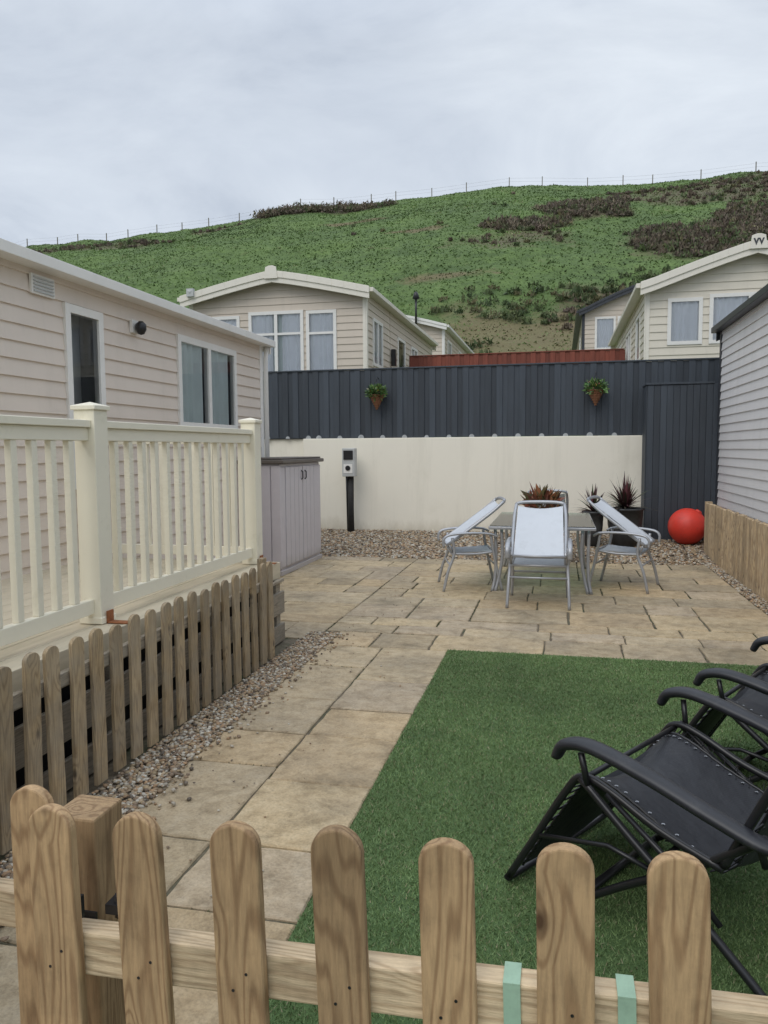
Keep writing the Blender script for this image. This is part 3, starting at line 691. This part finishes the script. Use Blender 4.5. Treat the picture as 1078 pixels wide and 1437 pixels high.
# ---------------------------------------------------------------- back wall & fences
mb=MB()
mb.box(-4.6,3.4,13.5,13.72,-.05,1.80,'render'); mb.box(-9.5,-4.601,13.60,13.72,-.05,1.80,'render'); mb.build('rendered_wall',None,.012,2)
def board_fence(name,x0,x1,y,z0,z1,key,w=.098,cap=True):
    m=MB(); x=x0;i=0
    while x<x1:
        q=random.uniform(.76,1.30); m.col=(q,q,q); o=0 if i%2 else .018
        m.box(x-.004 if o else x,x+w+.004 if o else x+w,y-o,y+.017-o,z0+random.uniform(0,.006),z1+random.uniform(-.004,.002),key); x+=w;i+=1
    m.col=(1,1,1)
    if cap: m.box(x0,x1+.02,y-.03,y+.045,z1+.003,z1+.028,key)
    for zz in (.02,.3,.8): m.box(x0,x1,y+.021,y+.06,z0+(z1-z0)*zz-.02,z0+(z1-z0)*zz+.07,key)
    return m.build(name,None,.003,1)
board_fence('slate_board_fence',-9.5,3.3,13.56,1.803,3.02,'fence')
board_fence('terracotta_board_fence',-3.85,1.5,20.0,1.9,4.0,'terra',.12)
mb=MB(); x=-5.3
while x<1.28:
    mb.M=frame((x,13.515,1.803),(1,0,0),(0,1,0)); r=.045+random.uniform(-.008,.01); mb.prism([(r*math.cos(math.pi*i/8),r*1.1*math.sin(math.pi*i/8)) for i in range(9)],0,.022,'chip'); x+=.2+.2*(random.random()<.9)
mb.build('wall_top_stones')
m=MB()
def bd(x,y,axis,w,z1):
    q=random.uniform(.8,1.25); m.col=(q,q,q)
    if axis=='x': m.box(x+.0015,x+w-.0015,y,y+.02,.02,z1,'fence')
    else: m.box(x,x+.02,y+.0015,y+w-.0015,.02,z1,'fence')
x=1.36
while x<2.36: bd(x,12.95+(.006 if int(x*20)%2 else 0),'x',.098,2.58+random.uniform(-.004,.004)); x+=.098
y=12.972
while y<13.45: bd(1.338+(.004 if int(y*20)%2 else 0),y,'y',.098,2.58); y+=.098
m.col=(1,1,1); m.box(1.33,2.36,12.94,13.49,2.586,2.615,'fence'); m.box(1.36,2.34,12.975,13.48,.02,2.5,'voidshade')
m.build('slate_storage_enclosure',None,.004,2)

def leafball(name,c,r,n,pal,parent,size=.05,squash=.7,up=.3):
    d=rs.randn(n,3); d/=np.linalg.norm(d,axis=1)[:,None]; R=r*(.35+.75*rs.rand(n,1)**.6)
    p=np.array(c)+d*R*np.array([1,1,squash]); e=rs.randn(n,3)*size*.5; f_=d*size*.9+rs.randn(n,3)*size*.4; f_[:,2]+=size*up
    v=np.stack([p-e*.6,p+e*.6,p+f_],1); pal=np.array(pal); cc=pal[rs.randint(0,len(pal),n)]*(.6+.7*rs.rand(n,1))
    bulk(name,v,np.array([[0,1,2]]),3,cc,'leaf',parent)
for bx in (-3.17,.58):
    E=empty('hanging_basket'); m=MB()
    m.lathe([(.012,2.30),(.05,2.38),(.10,2.47),(.135,2.545),(.145,2.55),(.13,2.56),(.10,2.54)],bx,13.38,'wicker',14)
    for k in range(7):
        t=k/6.; rr=.02+.12*t; m.tube([(bx+rr*math.cos(a/12*6.283),13.38+rr*math.sin(a/12*6.283),2.31+.24*t) for a in range(13)],.007,'wicker',5,cap=False)
    m.build('cone',E); m=MB(); m.tube([(bx,13.53,2.86),(bx,13.40,2.87),(bx,13.38,2.8)],.008,'black',6)
    for sx in (-1,1): m.tube([(bx+.13*sx,13.38,2.55),(bx,13.38,2.82)],.004,'black',4)
    m.build('bracket',E)
    leafball('foliage',(bx,13.36,2.60),.16,420,[(.06,.14,.03),(.10,.20,.05),(.04,.09,.02),(.16,.26,.07)],E)
    leafball('flowers',(bx,13.32,2.61),.14,30,[(.65,.45,.08),(.6,.18,.22),(.7,.65,.5)],E,.03)

E=empty('electric_meter_post'); MX=-3.63; m=MB(); m.tube([(MX,13.25,.05),(MX,13.25,.6),(MX,13.26,1.2)],.055,'blackposts',10,rr=[.062,.055,.058]); m.build('post',E)
m=MB(); m.box(MX-.12,MX+.11,13.12,13.30,1.12,1.62,'metergrey'); m.build('cabinet',E,.012,3)
m=MB(); m.box(MX-.09,MX+.08,13.108,13.1195,1.42,1.58,'black'); m.box(MX-.09,MX+.07,13.112,13.1197,1.18,1.34,'trim')
m.M=frame((MX-.01,13.11,1.27),(1,0,0),(0,1,0)); m.prism([(.045*math.cos(a*.524),.045*math.sin(a*.524)) for a in range(12)],-.012,0,'black'); m.M=None
m.tube([(MX-.06,13.20,1.12),(MX-.08,13.3,.7),(MX-.07,13.3,.1)],.018,'black'); m.build('dials',E)

E=empty('storage_shed'); SX0,SX1,SY0,SY1=-3.97,-3.42,9.15,10.80; m=MB()
m.box(SX0,SX1-.02,SY0+.02,SY1,.05,1.42,'plastic')
for i in range(4):
    a=SX0+(SX1-SX0)*i/4; m.box(a+.006,a+(SX1-SX0)/4-.006,SY0,SY0+.019,.08,1.40,'plastic')
m.box(SX0-.01,SX1+.01,SY0-.01,SY1+.01,0,.06,'plastic')
n=10
for i in range(n):
    a=SY0+(SY1-SY0)*i/n
    m.box(SX1-.019,SX1+(.008 if i not in (0,9) else 0),a+(.02 if i==5 else .006),a+(SY1-SY0)/n-.006,.10,1.38,'plastic')
m.build('body',E,.006,2)
m=MB(); m.box(SX0-.03,SX1+.05,SY0-.04,SY1+.03,1.425,1.475,'plasticlid'); m.box(SX0,SX1+.01,SY0,SY1,1.4755,1.50,'plasticlid'); m.build('lid',E,.012,3)
m=MB(); yc=SY0+(SY1-SY0)*.5
for dy in (-.05,.09): m.tube([(SX1+.01,yc+dy,1.32),(SX1+.03,yc+dy,1.30),(SX1+.03,yc+dy,1.22),(SX1+.01,yc+dy,1.2)],.009,'black')
m.build('handles',E)

E=empty('red_buoy'); m=MB(); prof=[(.285*math.sin(math.pi*i/24),-.285*math.cos(math.pi*i/24)) for i in range(25)]
m.M=Matrix.Translation((1.95,12.62,.085+.285))@Matrix.Rotation(rad(35),4,'Y'); m.lathe(prof,0,0,'red',36); m.lathe([(.05,.270),(.055,.29),(.035,.305),(.0,.305)],0,0,'red',16); m.build('ball',E)

def cordyline(x,y,zb,r,h,ph,pal,nl=46):
    E=empty('potted_cordyline'); m=MB(); m.lathe([(.0,zb),(r*.7,zb),(r*.95,zb+ph*.6),(r,zb+ph),(r*1.06,zb+ph),(r*1.06,zb+ph+.03),(r*.9,zb+ph+.03),(r*.88,zb+ph-.04),(0,zb+ph-.04)],x,y,'pot',20); m.build('pot',E)
    m=MB()
    for i in range(nl):
        a=random.random()*6.283; el=rad(random.uniform(5,85)); L=h*random.uniform(.65,1.1); c=random.choice(pal); q=random.uniform(.7,1.3); m.col=tuple(q*k for k in c)
        d=Vector((math.cos(a),math.sin(a),0)); sd=Vector((-math.sin(a),math.cos(a),0)); o=Vector((x,y,zb+ph+.02)); vs=[];n=5
        for j in range(n+1):
            t=j/n; p=o+d*(L*t*math.cos(el))+Vector((0,0,L*t*math.sin(el)-.35*L*t*t*math.cos(el))); w=.021*math.sin(math.pi*(.15+.85*t)**.8) if t<1 else .001
            vs+=[p-sd*w,p+sd*w]
        m.add(vs,[(2*j,2*j+1,2*j+3,2*j+2) for j in range(n)],'leaf')
    m.build('leaves',E)
RED=[(.09,.03,.035),(.12,.04,.045),(.06,.025,.03),(.05,.045,.03)]; GRN=[(.07,.10,.045),(.10,.12,.055),(.09,.045,.04)]
cordyline(.52,12.3,.07,.16,.46,.52,RED+GRN,60); cordyline(1.0,12.35,.08,.27,.58,.56,RED+GRN[:1],110)

# ---------------------------------------------------------------- dining set
def tab():
    E=empty('glass_dining_table'); X0,X1,Y0,Y1=-.76,.40,8.55,10.45; m=MB()
    for (a,b,c,d) in ((X0,X1,Y0,Y0+.05),(X0,X1,Y1-.05,Y1)): m.box(a,b,c,d,.70,.735,'alu')
    for (a,b,c,d) in ((X0,X0+.05,Y0+.051,Y1-.051),(X1-.05,X1,Y0+.051,Y1-.051)): m.box(a,b,c,d,.70,.735,'alu')
    m.build('frame',E,.008,2); m=MB(); m.box(X0+.012,X1-.012,Y0+.012,Y1-.012,.7355,.7435,'tglass'); m.build('glass_top',E,.002)
    m=MB()
    for sx,xx in ((1,X0+.07),(-1,X1-.07)):
        for sy,yy in ((1,Y0+.08),(-1,Y1-.08)):
            for o in (0,.07): m.tube(catmull([(xx+sx*o,yy,.70),(xx+sx*(o+.01),yy,.4),(xx+sx*(o*.6),yy-sy*.02,.15),(xx-sx*.03+sx*o*.5,yy-sy*.05,.0)],4),.018,'alu',8)
    m.build('legs',E)
    E2=empty('potted_succulent'); m=MB(); m.lathe([(0,.745),(.07,.745),(.10,.84),(.09,.84),(0,.82)],-.2,9.6,'pot',16); m.build('pot',E2)
    leafball('leaves',(-.2,9.6,.93),.19,360,[(.22,.07,.04),(.30,.12,.05),(.12,.10,.04)],E2,.07,.6,.6)
tab()
def chair(x,y,yaw):
    E=empty('reclining_garden_chair'); m=MB(); W=.285
    for s in (-1,1):
        yy=s*W
        m.tube(catmull([(0,yy+s*.02,0),(.05,yy+s*.01,.22),(.12,yy,.42),(.10,yy,.60)],5),.016,'alu',8)
        m.tube(catmull([(.66,yy+s*.01,0),(.60,yy,.25),(.56,yy,.45),(.53,yy,.63)],5),.016,'alu',8)
        m.tube(catmull([(.0,yy+s*.02,.50),(.0,yy+s*.02,.585),(.07,yy+s*.02,.635),(.3,yy+s*.02,.655),(.52,yy+s*.02,.645),(.60,yy+s*.02,.61)],5),.024,'alu',8,sy=.6)
        m.tube(catmull([(.10,yy*.93,.42),(.35,yy*.93,.415),(.58,yy*.93,.44)],5),.014,'alu',8)
        m.tube(catmull([(.05,yy*.93,.52),(.30,yy*.93,.70),(.54,yy*.93,.88),(.68,yy*.88,1.0)],5),.018,'alu',8)
        m.tube([(.10,yy*.95,.44),(.06,yy*.93,.54)],.012,'alu',6)
    m.tube([(.07,-W,.30),(.07,W,.30)],.011,'alu',6); m.tube([(.60,-W,.28),(.60,W,.28)],.011,'alu',6)
    m.tube(catmull([(.68,-W*.88,1.0),(.70,-W*.6,1.015),(.705,0,1.02),(.70,W*.6,1.015),(.68,W*.88,1.0)],4),.018,'alu',8)
    m.tube([(.05,-W*.93,.52),(.05,W*.93,.52)],.015,'alu',8); m.tube([(.58,-W*.93,.44),(.58,W*.93,.44)],.013,'alu',8); m.tube([(.10,-W*.93,.42),(.10,W*.93,.42)],.013,'alu',8)
    m.build('frame',E)
    m=MB()
    m.grid(lambda u,v:(.10+.48*u,(-.25+.5*v),.425+.02*u-.035*math.sin(math.pi*v)*math.sin(math.pi*(u*.8+.1))),8,8,'slingw')
    m.grid(lambda u,v:(.05+.61*u,(-.246+.492*v)*(1-.05*u),.520+.46*u-.028*math.sin(math.pi*v)+.012*math.sin(math.pi*u)),8,8,'slingw')
    m.build('sling',E)
    E.location=(x,y,.004); E.rotation_euler=(0,0,yaw)
chair(-1.32,8.74,rad(14)); chair(1.05,9.02,rad(163)); chair(-.19,7.68,rad(90)); chair(-.15,11.35,rad(-90))

# ---------------------------------------------------------------- zero gravity loungers
def lounger(ox,oy,yaw):
    E=empty('folding_sun_lounger'); m=MB(); W=.34
    for s in (-1,1):
        y=s*W
        m.tube(catmull([(.235,y,.04),(.14,y,.20),(.01,y,.42),(-.055,y,.495),(-.15,y,.48),(-.32,y,.41),(-.52,y,.36)],5),.0135,'black',8)
        m.tube(catmull([(-.52,y,.37),(-.58,y,.50),(-.72,y,.80),(-.90,y,1.12)],5),.0135,'black',8)
        m.tube(catmull([(-.68,y*1.06,.02),(-.47,y*1.06,.19),(-.24,y*1.06,.36),(-.06,y*1.06,.50)],4),.0135,'black',8)
        m.tube(catmull([(.0,y*.9,.02),(-.2,y*.94,.17),(-.42,y*.97,.32),(-.64,y*1.04,.50)],4),.0135,'black',8)
        m.tube([(-.09,y*1.06,.47),(-.07,y*1.1,.59)],.011,'black',8)
        m.tube([(-.64,y*1.04,.42),(-.62,y*1.08,.50)],.011,'black',8)
        m.tube([(.10,y*1.03,.24),(-.16,y*1.03,.30),(-.30,y*1.04,.28)],.009,'black',6)
        m.tube([(-.15,y*1.03,.47),(-.40,y*1.02,.30),(-.52,y*1.02,.19)],.010,'black',6)
    m.tube(catmull([(.235,-W,.04),(.245,-W*.85,.02),(.245,W*.85,.02),(.235,W,.04)],4),.0135,'black',8)
    m.tube(catmull([(-.90,-W,1.12),(-.92,-W*.8,1.15),(-.92,W*.8,1.15),(-.90,W,1.12)],4),.0135,'black',8)
    m.tube([(-.68,-W*1.15,.02),(-.68,W*1.15,.02)],.015,'black',8); m.tube([(.0,-W*1.0,.02),(.0,W*1.0,.02)],.015,'black',8)
    m.tube([(-.32,-W,.30),(-.32,W,.30)],.010,'black',6); m.tube([(-.055,-W,.485),(-.055,W,.485)],.010,'black',6)
    m.build('frame',E)
    m=MB()
    for s in (-1,1):
        y=s*W*1.10
        P=catmull([(.022,y,.555),(-.012,y,.603),(-.11,y,.620),(-.30,y,.582),(-.50,y,.525),(-.64,y,.49),(-.72,y,.50)],6); n=len(P)
        m.tube(P,.03,'blackarm',12,rr=[.020+ .017*math.sin(math.pi*min(1,(i+2)/(n+3)))**.5 for i in range(n)],sy=.6)
    m.build('armrests',E)
    m=MB(); wi=.285
    def path(pl): return catmull([(p[0],0,p[1]) for p in pl],6)
    P=path([(.22,.06),(.125,.215),(.0,.405),(-.055,.475),(-.15,.462),(-.32,.385),(-.50,.335),(-.58,.46),(-.72,.77),(-.88,1.08)]); n=len(P)-1
    def fn(u,v):
        i=min(n-1,int(u*n)); t=u*n-i; p=P[i].lerp(P[i+1],t); sg=.055*math.sin(math.pi*v)
        ww=wi*(1-.012*(1+math.cos(u*36*2*math.pi))*(1 if v in (0,1) else 0)*.5)
        return (p.x+(.0 if u<.3 else -.3*sg),(-ww+2*ww*v),p.z-(sg if .25<u else sg*.3)+.004*mnoise.noise((u*9,v*5,3)))
    m.grid(fn,72,12,'slingb')
    for v in (0,1): m.tube([fn(i/72,v) for i in range(73)],.006,'black',6)
    m.build('sling',E)
    m=MB()
    for i in range(0,36):
        u=(i+.5)/36
        for s,v in ((-1,0.04),(1,.96)):
            p=Vector(fn(u,v)); q=Vector(fn(u,0 if s<0 else 1)); q.y=s*W
            m.lathe([(.0035,p.z+.004),(.0062,p.z+.005)],p.x,p.y,'alu',8)
            p2=Vector(fn(min(1,u+.013),v))
            m.tube([p,q+Vector((0,0,.006)),p2],.0028,'black',4,cap=False)
    m.build('lacing',E)
    m=MB()
    m.grid(lambda u,v:(-.80-.10*u+.045*math.sin(math.pi*v)**.5*math.sin(math.pi*u)**.5,-.2+.4*v,.93+.2*u+.02*math.sin(math.pi*v)*math.sin(math.pi*u)),10,14,'blackarm'); m.build('head_pillow',E)
    E.location=(ox,oy,.02); E.rotation_euler=(0,0,yaw)
YW=math.atan2(.53,-.85)
lounger(.225,2.86,YW-rad(1)); lounger(.80,3.80,YW+rad(2)); lounger(1.42,4.80,YW)
leafball('fallen_leaves',(.15,1.95,.028),.16,34,[(.35,.33,.08),(.30,.20,.07),(.20,.26,.08)],None,.028,.05,.1)

# ---------------------------------------------------------------- world, sun, camera
w=bpy.data.worlds.new('World'); S.world=w; w.use_nodes=True; nt=w.node_tree
bg=nt.nodes['Background']; STR=.1; bg.inputs[1].default_value=STR
sky=nd(nt,'ShaderNodeTexSky'); sky.sky_type='NISHITA'; sky.sun_disc=False; sky.sun_elevation=rad(48); sky.sun_rotation=rad(200)
tc=nd(nt,'ShaderNodeTexCoord'); mp=nd(nt,'ShaderNodeMapping'); mp.inputs['Scale'].default_value=(1.0,1.0,2.6); mp.inputs['Rotation'].default_value=(.1,.25,.0); nt.links.new(tc.outputs['Generated'],mp.inputs[0])
n1=noise(nt,mp.outputs[0],2.6,8,.58,.5); n2=noise(nt,mp.outputs[0],1.3,4,.5,.3)
cl=ramp(nt,n1,[(.32,(.55,.61,.70)),(.48,(.69,.75,.83)),(.66,(.80,.86,.93))])
cl=mixc(nt,cl,ramp(nt,n2,[(.36,(.80,.82,.86)),(.6,(1.0,1.0,1.0))]),1,'MULTIPLY')
sx=nd(nt,'ShaderNodeSeparateXYZ'); nt.links.new(tc.outputs['Generated'],sx.inputs[0])
zen=ramp(nt,sx.outputs[2],[(.0,.57),(.45,.55),(.85,1.0)])
cl=mixc(nt,cl,zen,1,'MULTIPLY')
cl=mixc(nt,cl,(18.8,18.8,18.8),1,'MULTIPLY')
fin=mixc(nt,sky.outputs[0],cl,.93)
nt.links.new(fin,bg.inputs[0])
sd=bpy.data.lights.new('sun','SUN'); sd.energy=1.0; sd.angle=rad(35); sd.color=(1,.95,.88); so=bpy.data.objects.new('sun',sd); COL.objects.link(so)
az=rad(200); el=rad(48); d=Vector((math.sin(az)*math.cos(el),math.cos(az)*math.cos(el),math.sin(el)))
so.rotation_euler=d.to_track_quat('Z','Y').to_euler()

cam=bpy.data.cameras.new('camera'); co=bpy.data.objects.new('camera',cam); COL.objects.link(co); S.camera=co
cam.sensor_fit='HORIZONTAL'; cam.sensor_width=36; cam.lens=36; cam.clip_end=5000; cam.clip_start=.05
a=rad(12.85);p=rad(4.68);r=rad(.4)
Fw=Vector((-math.sin(a)*math.cos(p),math.cos(a)*math.cos(p),-math.sin(p))); Rt=Vector((math.cos(a),math.sin(a),0)); Up=Rt.cross(Fw)
R2=Rt*math.cos(r)-Up*math.sin(r); U2=Up*math.cos(r)+Rt*math.sin(r)
Mx=Matrix((( R2.x,U2.x,-Fw.x,0),(R2.y,U2.y,-Fw.y,0),(R2.z,U2.z,-Fw.z,1.6),(0,0,0,1))); co.matrix_world=Mx
S.view_settings.view_transform='Standard'; S.view_settings.look='None'; S.view_settings.exposure=0
